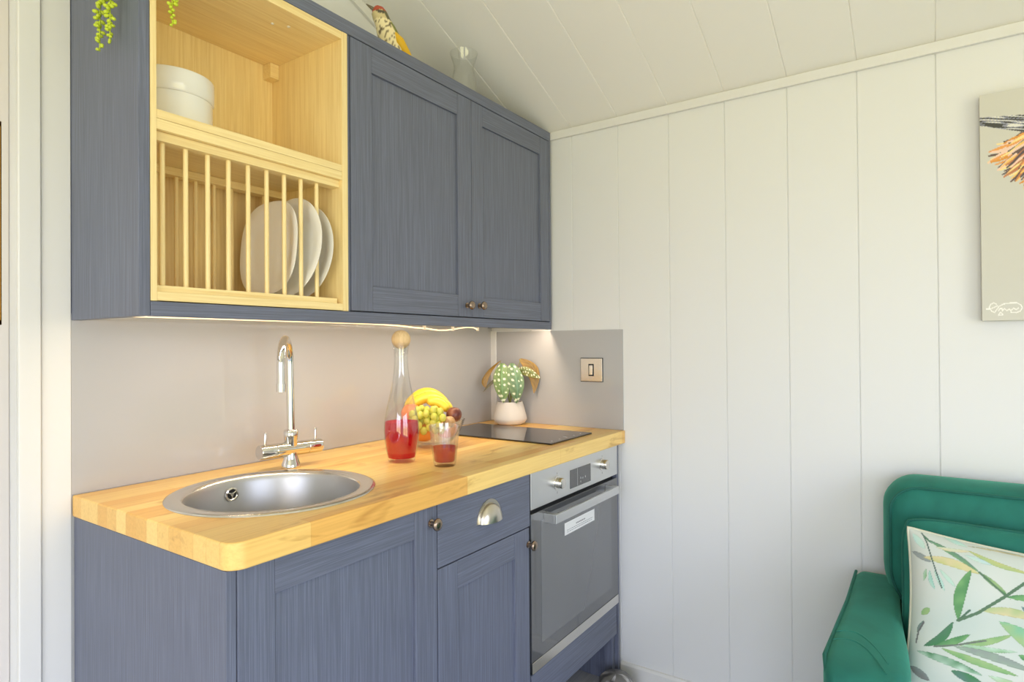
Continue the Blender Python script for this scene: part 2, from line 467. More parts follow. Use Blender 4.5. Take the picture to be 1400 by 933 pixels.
# -- oven
ox0, ox1, oz0, oz1 = -.6365, -.0415, .266, .8515
t = thing('oven', 'built in steel and dark glass electric oven below the hob', 'oven', (-.339, -.3, oz0))
boxes('body', M['dark'], t, (ox0 + .006, ox1 - .006, -.588, -.06, oz0 + .005, oz1 - .002))
cp = boxes('control_panel', M['oven_steel'], t, (ox0, ox1, YD, YD + .017, .7415, oz1), bevel=.0012)
dp = boxes('display', M['display'], cp, (-.402, -.258, YD - .0012, YD, .7575, .8175), bevel=.0004)
m = MB(); m.box(-.354, -.3525, YD - .0018, YD - .0012, .7585, .8165)
for k, (px, pz) in enumerate(((-.333, .778), (-.318, .776), (-.333, .766), (-.300, .777))): m.box(px, px + .004, YD - .0018, YD - .0012, pz, pz + .006)
m.build('display_print', mat('display_print', (.45, .46, .47), .4), cp)
for kx, kz in ((-.484, .794), (-.168, .799)):
    m = MB(); m.lathe((kx, YD, kz), [(0, 0), (.022, 0), (.022, .0015), (.0165, .0025), (.0165, .020), (.0155, .0225), (.0135, .0235), (0, .0235)], 32, (0, -1, 0))
    m.build('knob', M['steel_rim'], cp, smooth=35)
for kx, kz in ((-.484, .794), (-.168, .799)):
    boxes('scale_mark', M['ink'], cp, (kx - .001, kx + .001, YD - .0005, YD, kz + .026, kz + .031)); boxes('scale_mark', M['ink'], cp, (kx - .001, kx + .001, YD - .0005, YD, kz - .034, kz - .027))
m = MB(); m.cur = 0; m.box(ox0, ox1, YD, YD + .017, .2985, .7290)
dr = m.build('door', M['oven_glass'], t, bevel=.0012)
boxes('window', M['oven_glass_in'], dr, (ox0 + .055, ox1 - .055, YD - .0004, YD + .002, .3385, .700))
boxes('bottom_trim', M['steel_rim'], dr, (ox0, ox1, YD - .002, YD + .017, oz0, .298), bevel=.001)
m = MB()
HY = -.650
m.box(-.567, -.122, HY, HY + .007, .6915, .7185)
for hx in (-.567, -.144): m.box(hx, hx + .022, HY + .0065, YD, .6915, .7185)
m.build('handle', M['oven_steel'], dr, bevel=.0012)
m = MB(); m.box(-.440, -.232, YD - .0008, YD, .617, .656)
lb = m.build('warning_label', M['label'], dr); lb['label'] = 'white paper sticker with grey print'
m = MB(); rr = random.Random(3)
def words(x0, x1, z, h):
    x = x0
    while x < x1:
        w = rr.uniform(.004, .011); m.box(x, min(x + w, x1), YD - .0012, YD - .0008, z, z + h); x += w + .003
words(-.365, -.300, .6375, .0040); words(-.425, -.245, .6300, .0016); words(-.425, -.250, .6240, .0016)
m.build('label_print', M['ink'], dr)

# -- wall units
YU = -.3153
ZB, ZC = 1.2844, 2.0771
t = thing('cabinet_surround', 'blue end panel, cornice and pelmet framing the wall units', 'cabinet surround', (-.79, -.16, ZB))
boxes('end_panel', M['paint_z'], t, (-1.567, -1.5465, YU, -.001, ZB, ZC), bevel=.0012)
boxes('end_panel', M['paint_z'], t, (-.0305, -.0185, YU, -.001, ZB + .012, 2.048), bevel=.001)
boxes('cornice', M['paint_x'], t, (-1.546, -.0205, YU - .001, YU + .03, 2.041, ZC), (-1.546, -.0205, YU + .03, -.001, 2.0505, 2.0665), bevel=.0012)
boxes('pelmet', M['paint_x'], t, (-1.546, -.0205, YU - .001, YU + .017, ZB, 1.3135), bevel=.0012)
boxes('under_board', M['trimw'], t, (-1.5455, -.031, YU + .018, -.006, 1.3035, 1.3133))
# oak plate-rack unit
t = thing('plate_rack_cabinet', 'open oak wall unit with a shelf above a dowelled plate rack', 'plate rack', (-1.30, -.16, 1.314))
ux0, ux1, uz0, uz1 = -1.5455, -1.0565, 1.3145, 2.0405
boxes('side_panel', M['oak_z'], t, (ux0, ux0 + .012, YU, -.008, uz0, uz1), bevel=.0008)
boxes('side_panel', M['oak_z'], t, (ux1 - .018, ux1, YU, -.008, uz0, uz1), bevel=.0008)
boxes('back_panel', M['oak_z'], t, (ux0 + .0121, ux1 - .0181, -.016, -.008, uz0 + .001, uz1 - .001))
boxes('top_panel', M['oak_x'], t, (ux0 + .0121, ux1 - .0181, YU + .001, -.0165, uz1 - .020, uz1), bevel=.0006)
boxes('bottom_panel', M['oak_x'], t, (ux0 + .0121, ux1 - .0181, YU + .0005, -.0165, uz0 + .001, 1.333), bevel=.0008)
boxes('shelf', M['oak_x'], t, (ux0 + .0121, ux1 - .0181, YU + .001, -.0165, 1.6755, 1.693), bevel=.0008)
boxes('shelf', M['oak_x'], t, (ux0 + .0121, ux1 - .0181, YU + .001, -.0165, 1.654, 1.6748), bevel=.0008)
dx0, dx1 = ux0 + .0122, ux1 - .0182
for yy in (-.287, -.063):
    boxes('rack_rail', M['oak_x'], t, (dx0, dx1, yy - .016, yy + .016, 1.635, 1.6535), bevel=.001)
    boxes('rack_rail', M['oak_x'], t, (dx0, dx1 - .008, yy - .016, yy + .016, 1.3335, 1.347), bevel=.001)
m = MB(); m.cyl((-1.510, -.287, 1.3465), (-1.510, -.287, 1.6355), .0052, n=14)
d0 = m.build('dowel', M['oak_z'], t, smooth=40)
for k in range(9):
    for j, yy in enumerate((-.287, -.063)):
        if k == 0 and j == 0: continue
        d = d0.copy(); COL.objects.link(d); d.parent = t; d.location = (k * .0470, yy + .287, 0)
m = MB(); m.box(-1.103, -1.0755, -.05, -.0165, 1.979, 2.0195)
m.cyl((-1.089, -.0502, 2.004), (-1.089, -.0505, 2.004), .0025, n=10)
m.build('cleat', M['oak_x'], t, bevel=.001)
for sx, sy in ((-1.222, -.235), (-1.19, -.255)):
    m = MB(); m.cyl((sx, sy, 2.0193), (sx, sy, 2.0206), .004, n=12); m.build('screw_cap', M['white_cer'], t)
# two-door unit
t = thing('wall_cabinet', 'blue two door wall cabinet with bronze knobs above the hob', 'cabinet', (-.54, -.16, 1.314))
boxes('carcass', M['paint_z'], t, (-1.0555, -1.047, YU + .004, -.008, 1.3140, 2.0405), (-1.047, -1.03, YU + .024, -.008, 1.314, 2.0405), (-.047, -.0315, YU + .024, -.008, 1.314, 2.0405), (-1.03, -.047, -.016, -.008, 1.314, 2.0405),
      (-1.03, -.047, YU + .024, -.016, 1.314, 1.33), (-1.03, -.047, YU + .024, -.016, 2.024, 2.0405), bevel=.0006)
m = MB(); shaker(m, -1.0455, -.5345, 1.317, 2.039, YU, (.0735, .070), .069, .070)
d = m.build('door', PM, t, bevel=.0012); knob(-.562, 1.354, YU, d)
m = MB(); shaker(m, -.5325, -.0335, 1.317, 2.039, YU, (.062, .063), .068, .070)
d = m.build('door', PM, t, bevel=.0012); knob(-.4955, 1.356, YU, d)

# ------------------------------------------------------------------ under-cabinet lights
t = thing('rope_light', 'warm rope light clipped along the underside of the wall units', 'rope light', (-.8, -.12, 1.30))
m = MB()
pts = [(-1.53, 1.2925), (-1.2, 1.2930), (-.95, 1.2935), (-.80, 1.2930), (-.68, 1.290), (-.60, 1.285), (-.555, 1.284), (-.51, 1.280), (-.479, 1.278), (-.44, 1.279), (-.402, 1.282), (-.36, 1.288), (-.311, 1.2925), (-.275, 1.291), (-.252, 1.284)]
m.tube([(x, -.12, z) for x, z in pts], .0024, 8); m.build('light_tube', M['led'], t, smooth=60)
for x, z in ((-.555, 1.284), (-.402, 1.282), (-.252, 1.284)):
    boxes('clip', M['clip'], t, (x - .004, x + .004, -.1245, -.1155, z - .005, z + .0195))
def lamp(name, loc, power, col, rad):
    l = bpy.data.lights.new(name, 'POINT'); l.energy = power; l.color = col; l.shadow_soft_size = rad
    o = bpy.data.objects.new(name, l); COL.objects.link(o); o.location = loc; return o
def area(name, loc, rot, sx, sy, power, col, portal=False):
    l = bpy.data.lights.new(name, 'AREA'); l.shape = 'RECTANGLE'; l.size = sx; l.size_y = sy
    l.energy = power; l.color = col
    if portal: l.cycles.is_portal = True
    o = bpy.data.objects.new(name, l); COL.objects.link(o); o.location = loc; o.rotation_euler = rot
    return o
area('cabinet_led', (-.79, -.292, 1.3025), (0, 0, 0), 1.50, .008, 3.2, (1, .80, .58))

lamp('strand_shadow_light', (-2.75, -1.30, 1.35), 5.0, (1, .86, .72), .045)  # unseen point light, added to throw the plant strands' shadows on the end panel
# ------------------------------------------------------------------ sink, tap, hob
t = thing('sink', 'round brushed steel inset sink in the oak worktop', 'sink', (SX, SY, WT))
m = MB()
m.lathe((SX, SY, WT), [(.198, .0005), (.2205, .0004), (.2200, .002), (.213, .0045), (.203, .0052), (.197, .0035), (.1935, .0045), (.187, .0025), (.184, -.003)], 72)
m.build('rim', M['steel_rim'], t, smooth=60)
m = MB()
m.lathe((SX, SY, WT), [(.184, -.003), (.180, -.012), (.176, -.09), (.170, -.125), (.150, -.150), (.12, -.158), (.03, -.162), (0, -.162)], 72)
m.build('bowl', M['steel'], t, smooth=60)
m = MB(); oa = Vector((math.cos(1.56), math.sin(1.56), 0)); oc = Vector((SX, SY, WT - .033)) + oa * .1768
m.lathe(oc, [(.0165, 0), (.0165, .003), (.0135, .0042), (.0115, .003), (.0105, -.001)], 28, -oa)
m.lathe(oc, [(0, .0035), (.004, .003), (.0045, .001)], 16, -oa)
w_ = Vector((-oa.y, oa.x, 0))
for k in range(3):
    q = 2 * PI * k / 3 + .5; dv = w_ * math.cos(q) + Vector((0, 0, 1)) * math.sin(q)
    m.tube([oc - oa * .0015 + dv * .003, oc - oa * .0015 + dv * .012], .0016, 6)
m.build('overflow', M['chrome'], t, smooth=50)
m = MB(); m.lathe(oc, [(0, .0006), (.0112, .0006)], 24, -oa); m.build('overflow_hole', M['dark'], t)

TX, TY = -1.119, -.157
t = thing('mixer_tap', 'tall polished chrome swan neck mixer tap with two levers behind the sink', 'tap', (TX, TY, WT))
m = MB()
m.lathe((TX, TY, WT), [(0, 0), (.0245, 0), (.0250, .004), (.0235, .012), (.0195, .022), (.0175, .034), (.0175, .080), (.0185, .082), (.0185, .100), (.0150, .103), (0, .103)], 36)
m.build('body', M['chrome'], t, smooth=50)
m = MB()
bd = Vector((1, -.06, -.02)).normalized(); bc = Vector((TX, TY, .951))
m.lathe(bc, [(0, -.090), (.0180, -.090), (.0190, -.088), (.0190, -.0485), (.0178, -.0475), (.0190, -.0465), (.0190, .0465), (.0178, .0475), (.0190, .0485), (.0190, .088), (.0180, .090), (0, .090)], 32, bd)
m.build('crossbar', M['chrome'], t, smooth=50)
for s in (-1, 1):
    m = MB(); p = bc + bd * (s * .074); m.tube([p + Vector((0, 0, .015)), p + Vector((0, -.002, .048)), p + Vector((0, -.002, .050))], [.0032, .0032, .002], 12)
    m.build('lever', M['chrome'], t, smooth=50)
m = MB(); sd = Vector((-.70, -.714, 0)); lean = Vector((-.004, -.002, 0))
pts = [Vector((TX, TY, 1.0))]
top = Vector((TX, TY, 1.176)) + lean; R_ = .066
pts += [Vector((TX, TY, 1.0)).lerp(top, k / 4) for k in range(1, 5)]
pts += [top + sd * (R_ - R_ * math.cos(a)) + Vector((0, 0, R_ * math.sin(a))) for a in [PI * k / 20 for k in range(1, 21)]]
pts += [top + sd * (2 * R_) + Vector((0, 0, -k * .0205)) for k in range(1, 4)]
m.tube(pts, .0100, 20); m.tube([pts[-1] + Vector((0, 0, .018)), pts[-1] - Vector((0, 0, .002))], .0112, 20)
m.build('spout', M['chrome'], t, smooth=50)

t = thing('hob', 'slim black glass two zone hob set into the worktop by the plant', 'hob', (-.296, -.30, WT))
boxes('glass_plate', M['black_glass'], t, (-.4401, -.1526, -.5595, -.045, WT + .0002, WT + .0055), bevel=.0012)
hp = mat('hob_print', (.55, .55, .56), .4)
for k in range(5): boxes('touch_mark', hp, t, (-.40 + k * .05, -.393 + k * .05, -.538, -.5345, WT + .0055, WT + .0058))
boxes('touch_mark', hp, t, (-.300, -.290, -.535, -.522, WT + .0055, WT + .0058))

# ------------------------------------------------------------------ light switch
t = thing('light_switch', 'square brushed steel cooker switch on the grey splashback', 'switch', (-.0045, -.4865, 1.125))
boxes('back_plate', M['dark'], t, (-.0065, -.0046, -.5345, -.4385, 1.0785, 1.1715))
boxes('face_plate', mat('brushed_warm_steel', (.66, .63, .58), .24, 1), t, (-.0100, -.0066, -.5325, -.4405, 1.0805, 1.1695), bevel=.0012)
boxes('rocker_surround', M['dark'], t, (-.0112, -.0100, -.497, -.475, 1.101, 1.148))
boxes('rocker', M['steel_rim'], t, (-.0150, -.0112, -.4935, -.4795, 1.106, 1.143), bevel=.001)
for yy in (-.452, -.520):
    m = MB(); m.lathe((-.010, yy, 1.125), [(.0032, 0), (.0028, .001), (0, .0013)], 14, (-1, 0, 0)); m.build('screw', M['chrome'], t, smooth=50)

# ------------------------------------------------------------------ crockery
def plate(name, label, c, top_dx, r, sq, k):
    """standing plate: front looks along -x; leans so its top shifts by top_dx"""
    t = MB(); ax = Vector((-1, 0, top_dx / (2 * r))).normalized()
    f = (lambda a: 1 / ((abs(math.cos(a)) ** sq + abs(math.sin(a)) ** sq) ** (1 / sq)) * (.955 if sq > 2 else 1)) if sq != 2 else None
    t.lathe(c, [(0, 0), (.55 * r, 0), (.68 * r, .003), (.80 * r, .009), (.985 * r, .0135), (r, .0128), (.985 * r, .0105), (.80 * r, .006), (.62 * r, -.003), (.6 * r, -.006), (.57 * r, -.003), (0, -.003)], 64, ax, f)
    o = t.build(name, M['plate_cer'], origin=(c[0], c[1], c[2] - r), smooth=50)
    return tag(o, label, 'plate', 'white plates standing in the oak plate rack')
plate('dinner_plate', 'large squarish white plate, nearest of three in the plate rack', (-1.190, -.182, 1.4725), .020, .125, 2.7, 0)
plate('dinner_plate', 'round white plate standing between two others in the plate rack', (-1.1455, -.208, 1.4765), .026, .1295, 2, 1)
plate('dinner_plate', 'round white plate standing nearest the unit side in the plate rack', (-1.0995, -.200, 1.4715), .018, .124, 2, 2)
BX, BY = -1.432, -.175
m = MB(); m.lathe((BX, BY, 1.6931), [(0, .002), (.055, .002), (.057, 0), (.066, 0), (.0775, .010), (.0795, .022), (.0800, .0755), (.0796, .0768), (.0765, .0750), (.076, .02), (.06, .010), (0, .009)], 56)
tag(m.build('bowl', M['white_cer'], origin=(BX, BY, 1.693), smooth=40), 'lower white straight sided bowl stacked on the oak shelf', 'bowl', 'white bowls stacked on the oak shelf')
m = MB(); m.lathe((BX, BY, 1.770), [(0, -.048), (.05, -.046), (.064, -.030), (.071, -.008), (.0735, .0000), (.0803, .0001), (.0830, .0035), (.0838, .046), (.082, .049), (.080, .046), (.079, .006), (.066, -.024), (.05, -.040), (0, -.042)], 56)
tag(m.build('bowl', M['white_cer'], origin=(BX, BY, 1.770), smooth=40), 'upper white bowl resting in the bowl below on the oak shelf', 'bowl', 'white bowls stacked on the oak shelf')

# ------------------------------------------------------------------ carafe and tumbler
cx, cy = -.894, -.343
t = thing('carafe', 'tall glass carafe of red drink with wooden ball stopper', 'carafe', (cx, cy, WT))
outer = [(.0355, 0), (.0375, .004), (.0425, .030), (.0470, .060), (.0490, .085), (.0480, .110), (.0440, .136), (.0365, .170), (.0285, .205), (.0225, .240), (.0195, .270), (.0190, .290), (.0205, .310), (.0235, .326), (.0250, .334)]
m = MB(); m.lathe((cx, cy, WT), [(0, 0)] + outer + [(r - .0018, h) for r, h in reversed(outer) if h > .012] + [(.033, .011), (0, .0095)], 48)
m.build('bottle', M['glass'], t, smooth=60)
def at(prof, h):
    for (r0, h0), (r1, h1) in zip(prof, prof[1:]):
        if h0 <= h <= h1: return r0 + (r1 - r0) * (h - h0) / (h1 - h0)
hs = [.012 + (.112 - .012) * k / 12 for k in range(13)]
m = MB(); m.lathe((cx, cy, WT), [(0, .012)] + [(at(outer, h) - .0026, h) for h in hs] + [(0, .112)], 48)
m.build('red_drink', M['juice'], t, smooth=40)
m = MB(); m.ball((cx, cy, WT + .341), .0265, 28); m.build('ball_stopper', M['stopper'], t, smooth=60)
m = MB(); m.cyl((cx, cy, WT + .300), (cx, cy, WT + .322), .0165, .0175); m.build('stopper_plug', M['glass'], t, smooth=40)

gx, gy = -.877, -.486
t = thing('tumbler', 'small fluted glass tumbler half full of red drink beside the carafe', 'glass', (gx, gy, WT))
flute = lambda a: 1 + .028 * math.cos(a * 12)
m = MB(); H = .110
m.lathe((gx, gy, WT), [(0, 0), (.0265, 0), (.0290, .003), (.0300, .010), (.0400, H - .012)], 96, squash=flute)
m.lathe((gx, gy, WT), [(.0400, H - .012), (.0415, H - .006), (.0413, H), (.0398, H), (.0392, H - .006), (.0380, H - .012), (.0280, .014), (.024, .011), (0, .010)], 96)
m.build('glass_wall', M['glass_cut'], t, smooth=60)
m = MB(); m.lathe((gx, gy, WT), [(0, .0125), (.0245, .0125), (.0272, .016), (.0312, .052), (0, .052)], 48); m.build('red_drink', M['juice'], t, smooth=40)

# ------------------------------------------------------------------ fruit bowl
bx, by = -.655, -.245
RV = Vector((.5637, -.826, 0)); FV = Vector((.826, .5637, 0)); BO = Vector((bx, by, WT))
def bp(a, b, z): return BO + RV * a + FV * b + Vector((0, 0, z))
m = MB(); prof = [(0, .006), (.040, .006), (.044, 0), (.048, 0), (.050, .006), (.066, .020), (.086, .045), (.098, .072), (.1035, .088), (.1015, .089), (.095, .073), (.083, .047), (.063, .023), (.045, .011), (0, .010)]
m.lathe(BO, prof, 72, squash=lambda a: 1 + .012 * math.cos(18 * a))
tag(m.build('fruit_bowl', M['glass'], origin=BO, smooth=60), 'ribbed clear glass bowl holding fruit behind the carafe', 'bowl')
def fruit(name, c, r, mt, label, cat, squash=1.0):
    m = MB(); m.lathe(c, [(0, -r * .92 * squash)] + [(r * math.sin(PI * k / 14), -r * squash * math.cos(PI * k / 14) * (1 - .10 * math.exp(-((k - 0) / 1.5) ** 2) - .12 * math.exp(-((14 - k) / 1.4) ** 2))) for k in range(1, 14)] + [(0, r * .86 * squash)], 24)
    return tag(m.build(name, mt, origin=c - Vector((0, 0, r)), smooth=60), label, cat)
orange = mat('orange_peel', lin(250, 150, 40), .45); nt, N, L, b = nodes(orange); bump(orange, noise_tex(orange, 160, 2, mapping(orange, (1, 1, 1)).outputs[0]), .2, .001)
def skin(name, a, b_, sc_):
    m = mat(name, a, .35); nt, N, L, b = nodes(m)
    r = ramp(m, noise_tex(m, sc_, 3, mapping(m, (1, 1, 1)).outputs[0]), [(.4, a), (.6, b_)]); L.new(r.outputs[0], b.inputs['Base Color']); return m
fruit('orange', bp(-.026, -.022, .0500), .0345, orange, 'orange at the front of the glass fruit bowl under the grapes', 'orange', .95)
fruit('peach', bp(-.066, -.010, .106), .033, skin('peach_skin', lin(240, 130, 80), lin(246, 176, 100), 22), 'pinkish peach seen through the neck of the carafe', 'peach')
fruit('orange', bp(.045, .0, .056), .033, orange, 'orange low in the bowl behind the tumbler', 'orange', .95)
fruit('plum', bp(.070, -.012, .1020), .0250, skin('plum_skin', lin(92, 40, 40), lin(140, 84, 60), 40), 'dark red plum on the right rim of the fruit bowl', 'plum')
fruit('kiwi', bp(.058, -.046, .0830), .0195, skin('kiwi_skin', lin(170, 128, 84), lin(206, 168, 120), 60), 'tan kiwi fruit just below the dark plum', 'kiwi')
# bananas
t = thing('banana_bunch', 'bunch of ripe yellow bananas arching over the grapes', 'bananas', bp(0, .03, .09))
ban_y, ban_b, ban_g = lin(250, 214, 70), lin(96, 70, 40), lin(200, 190, 70)
def banana(b0, a0, a1, apex, z0, z1, r, tw):
    m = MB(); P = []; Rr = []; C = []
    for k in range(25):
        u = k / 24; a = a0 + (a1 - a0) * u
        z = z0 + (z1 - z0) * u + 4 * u * (1 - u) * (apex - (z0 + z1) / 2)
        P.append(bp(a, b0 + tw * u, z)); e = min(u, 1 - u)
        Rr.append(r * min(1, .28 + 5.2 * e) if e > .01 else r * .2)
        C.append(ban_b if e < .03 else tuple(x + (y - x) * min(1, max(0, (e - .03) * 14)) for x, y in zip(ban_g, ban_y)))
    m.tube(P, Rr, 7, cols=C); return m.build('banana', M['attr_gloss'], t, smooth=70)
banana(.064, -.105, .052, .166, .100, .098, .0185, .0)
banana(.037, -.088, .066, .153, .108, .092, .0180, -.002)
banana(.012, -.020, .052, .140, .136, .108, .0160, -.004)
# grapes
t = thing('grape_bunch', 'bunch of pale green grapes in front of the bananas', 'grapes', bp(-.01, -.04, .06))
gm = mat('green_grape', lin(206, 206, 92), .2); rg = random.Random(11)
gb = gm.node_tree.nodes['Principled BSDF']; gb.inputs['Subsurface Weight'].default_value = .25; gb.inputs['Subsurface Radius'].default_value = (.01, .01, .004)
m = MB(); m.ball(bp(0, 0, 0), (.0115, .0135), 14); g0 = None
pos = []
tries = 0
while len(pos) < 40 and tries < 6000:
    tries += 1
    a, b_, z = rg.uniform(-.062, .052), rg.uniform(-.076, -.024), rg.uniform(.056, .124)
    if ((a + .005) / .06) ** 2 + ((z - .088) / .042) ** 2 > 1: continue
    rho = math.hypot(a, b_); lim = .063 + (z - .023) * .83 if z < .047 else (.083 + (z - .047) * .48 if z < .09 else .102)
    if rho + .0135 > lim: continue
    if (a + .026) ** 2 + (z - .050) ** 2 + (b_ + .022) ** 2 < .046 ** 2: continue
    if (a + .066) ** 2 + (z - .106) ** 2 + (b_ + .010) ** 2 < .046 ** 2: continue
    if (a - .070) ** 2 + (z - .102) ** 2 + (b_ + .012) ** 2 < .038 ** 2 or (a - .062) ** 2 + (z - .08) ** 2 + (b_ + .05) ** 2 < .034 ** 2: continue
    if all((a - q[0]) ** 2 + (b_ - q[1]) ** 2 + (z - q[2]) ** 2 > .0185 ** 2 for q in pos): pos.append((a, b_, z))
for k, (a, b_, z) in enumerate(pos):
    if g0 is None:
        m = MB(); m.ball(bp(a, b_, z), (.0112, .0132), 14); g0 = m.build('grape', gm, t, smooth=60); ga = bp(a, b_, z)
    else:
        d = g0.copy(); COL.objects.link(d); d.parent = t; d.location = bp(a, b_, z) - ga
m = MB(); m.tube([bp(-.02, -.03, .125), bp(.0, -.045, .122), bp(.02, -.050, .112)], .0022, 6); m.build('stalk', mat('grape_stalk', lin(150, 130, 60), .7), t, smooth=60)

# ------------------------------------------------------------------ potted begonia
px, py = -.0775, -.150
t = thing('potted_begonia', 'spotted begonia in a rounded cream pot in the worktop corner', 'plant', (px, py, WT))
m = MB(); m.lathe((px, py, WT), [(0, 0), (.044, 0), (.060, .007), (.0690, .020), (.0690, .027), (.0655, .042), (.0560, .078), (.0515, .093), (.0485, .093), (.050, .080), (.046, .076), (0, .076)], 48)
m.build('pot', M['pot'], t, smooth=45)
m = MB(); m.lathe((px, py, WT), [(.047, .077), (.02, .080), (0, .081)], 24); m.build('soil', M['soil'], t, smooth=60)
leaf_m = mat('begonia_leaf', rough=.4, attr=True); nb = leaf_m.node_tree.nodes['Principled BSDF']
def leaf(base, tip, side, droop, w, spots, c0, c1, seed, stem_from=None):
    """base->tip blade; side = sideways unit vector, droop = outward normal bow"""
    base, tip, side, droop = map(Vector, (base, tip, side, droop)); rnd = random.Random(seed)
    S = []
    for _ in range(400):
        q_ = (rnd.uniform(.05, .95), rnd.choice((-1, 1)) * rnd.uniform(.22, .82), rnd.uniform(.026, .044))
        if spots and len(S) < 24 and all(abs(q_[0] - z[0]) > .10 or abs(q_[1] - z[1]) > .40 for z in S): S.append(q_)
    ln = (tip - base).length
    def prof(u): return w * (math.sin(PI * min(1, u * .97 + .03)) ** .75) * (1 - .35 * u) * 1.15
    def P(u, v):
        q = (v - .5) * 2; c = base.lerp(tip, u) + droop * (4 * u * (1 - u))
        return c + side * (prof(u) * q) - droop.normalized() * (abs(q) ** 1.3 * prof(u) * .35)
    def C(u, v):
        q = (v - .5) * 2
        k = .5 + .5 * math.sin(u * 40 + abs(q) * 9)
        col = tuple(a + (b_ - a) * (.25 * k + .5 * abs(q)) for a, b_ in zip(c0, c1))
        if abs(q) < .06: col = tuple(min(1, c * 1.5 + .03) for c in c0)
        for (su, sq, sr) in S:
            if ((u - su) * ln) ** 2 + ((q - sq) * prof(su)) ** 2 < (sr * ln) ** 2 * .55: return lin(236, 240, 214)
        return col
    m = MB(); m.grid(P, 56, 32, C); o = m.build('leaf', leaf_m, t, smooth=80, solid=.0008)
    if stem_from:
        s0 = Vector(stem_from); m = MB(); mid = s0.lerp(base, .6) + Vector((0, 0, .012))
        m.tube([s0, mid, base], [.0024, .002, .0014], 8); m.build('stem', mat('begonia_stem', lin(150, 150, 80), .5), t, smooth=60)
    return o
gr0, gr1 = lin(92, 128, 78), lin(158, 176, 116); br0, br1 = lin(120, 92, 34), lin(166, 128, 50)
toCam = Vector((-.81, -.58, .05)); rv = Vector((.56, -.83, 0))
def lp(a, b_, z): return Vector((px, py, WT)) + Vector((.5637, -.826, 0)) * a + Vector((.826, .5637, 0)) * b_ + Vector((0, 0, z))
s0 = lp(0, 0, .078)
# px -> metres at this depth: about 331 px per metre
leaf(lp(-.030, -.030, .250), lp(-.004 - .022, -.052, .092), rv, toCam * .020 - rv * .004, .038, True, gr0, gr1, 1, s0)
leaf(lp(.010, -.032, .250), lp(.026, -.055, .090), rv, toCam * .022 + rv * .010, .036, True, lin(84, 120, 90), lin(146, 168, 122), 2, s0)
leaf(lp(.030, -.005, .222), lp(.124, -.035, .188), Vector((.1, .1, 1)).normalized(), toCam * .012 + Vector((0, 0, .012)), .020, True, lin(96, 110, 60), lin(168, 162, 90), 3, s0)
leaf(lp(-.040, .020, .258), lp(-.098, -.008, .150), (rv * .6 + Vector((0, 0, .45))).normalized(), toCam * .006 - rv * .030, .027, False, br0, br1, 4, s0)
leaf(lp(.045, .005, .268), lp(.098, -.012, .125), (rv * .8 + Vector((0, 0, .25))).normalized(), rv * .030 + Vector((0, 0, .022)), .027, False, br0, lin(190, 146, 60), 5, s0)
leaf(lp(-.050, .0, .185), lp(-.110, .0, .130), Vector((.1, .1, 1)).normalized(), Vector((0, 0, .01)), .008, False, lin(90, 84, 46), lin(120, 104, 60), 6)

# ------------------------------------------------------------------ things on top of the wall units
vx, vy = -.482, -.245
outer = [(.040, 0), (.043, .004), (.0455, .030), (.043, .060), (.037, .090), (.0345, .105), (.037, .122), (.044, .142), (.0485, .158)]
m = MB(); m.lathe((vx, vy, ZC), [(0, 0)] + outer + [(r - .002, h) for r, h in reversed(outer) if h > .003] + [(0, .005)], 48)
tag(m.build('glass_vase', M['glass'], origin=(vx, vy, ZC), smooth=60), 'clear glass vase with flared rim on top of the wall cabinet', 'vase')
# bird
bx0, by0 = -.806, -.215
t = thing('bird_ornament', 'painted woodpecker ornament with red cap on top of the wall cabinet', 'ornament', (bx0, by0, ZC))
cream, dk, red, yel = lin(236, 222, 176), lin(112, 98, 70), lin(176, 74, 48), lin(222, 176, 20)
fw = Vector((-.62, .30, 0)).normalized(); sdv = Vector((-fw.y, fw.x, 0))
def bq(f, z, s=0): return Vector((bx0, by0, ZC)) + fw * f + sdv * s + Vector((0, 0, z))
sp = [(-.050, .006, .006), (-.040, .018, .020), (-.020, .045, .0325), (-.004, .075, .034), (.010, .105, .0300), (.020, .128, .0245), (.030, .148, .0235), (.037, .160, .020), (.043, .168, .011), (.0455, .1705, .004)]
m = MB(); P = []; Rr = []
for (f0, z0, r0), (f1, z1, r1) in zip(sp, sp[1:]):
    for k in range(6):
        u = k / 6; P.append(bq(f0 + (f1 - f0) * u, z0 + (z1 - z0) * u)); Rr.append(r0 + (r1 - r0) * u)
P.append(bq(sp[-1][0], sp[-1][1])); Rr.append(.002)
m.tube(P, Rr, 40)
for i, p in enumerate(m.v):
    v = Vector(p); q = v - Vector((bx0, by0, ZC)); f = q.dot(fw); z = q.z; s = abs(q.dot(sdv))
    axis_f = -.05 + (z / .17) * .095
    c = cream
    cell = noise.cell_vector(v * 90); d = noise.noise(v * 95)
    if abs(noise.noise(v * 60)) < .10 and z < .135: c = dk
    if z < .125 and f < axis_f - .012: c = lin(120, 124, 50) if z > .05 else yel
    if z > .130:
        c = lin(206, 190, 140)
        if z > .150 and f - axis_f > -.03 and z > .156 - .2 * (f - .03): c = red
        if s > .006 and .144 < z < .153 and f < axis_f + .012: c = lin(80, 74, 60)
        if f < axis_f - .010: c = lin(96, 92, 60) if z < .155 else red
    m.c[i] = c
m.build('body', M['attr'], t, smooth=80)
m = MB(); m.tube([bq(.040, .157), bq(.058, .165), bq(.072, .1715)], [.0075, .0045, .001], 10); bk = m.build('beak', mat('beak_grey', lin(110, 100, 76), .4), t, smooth=60)
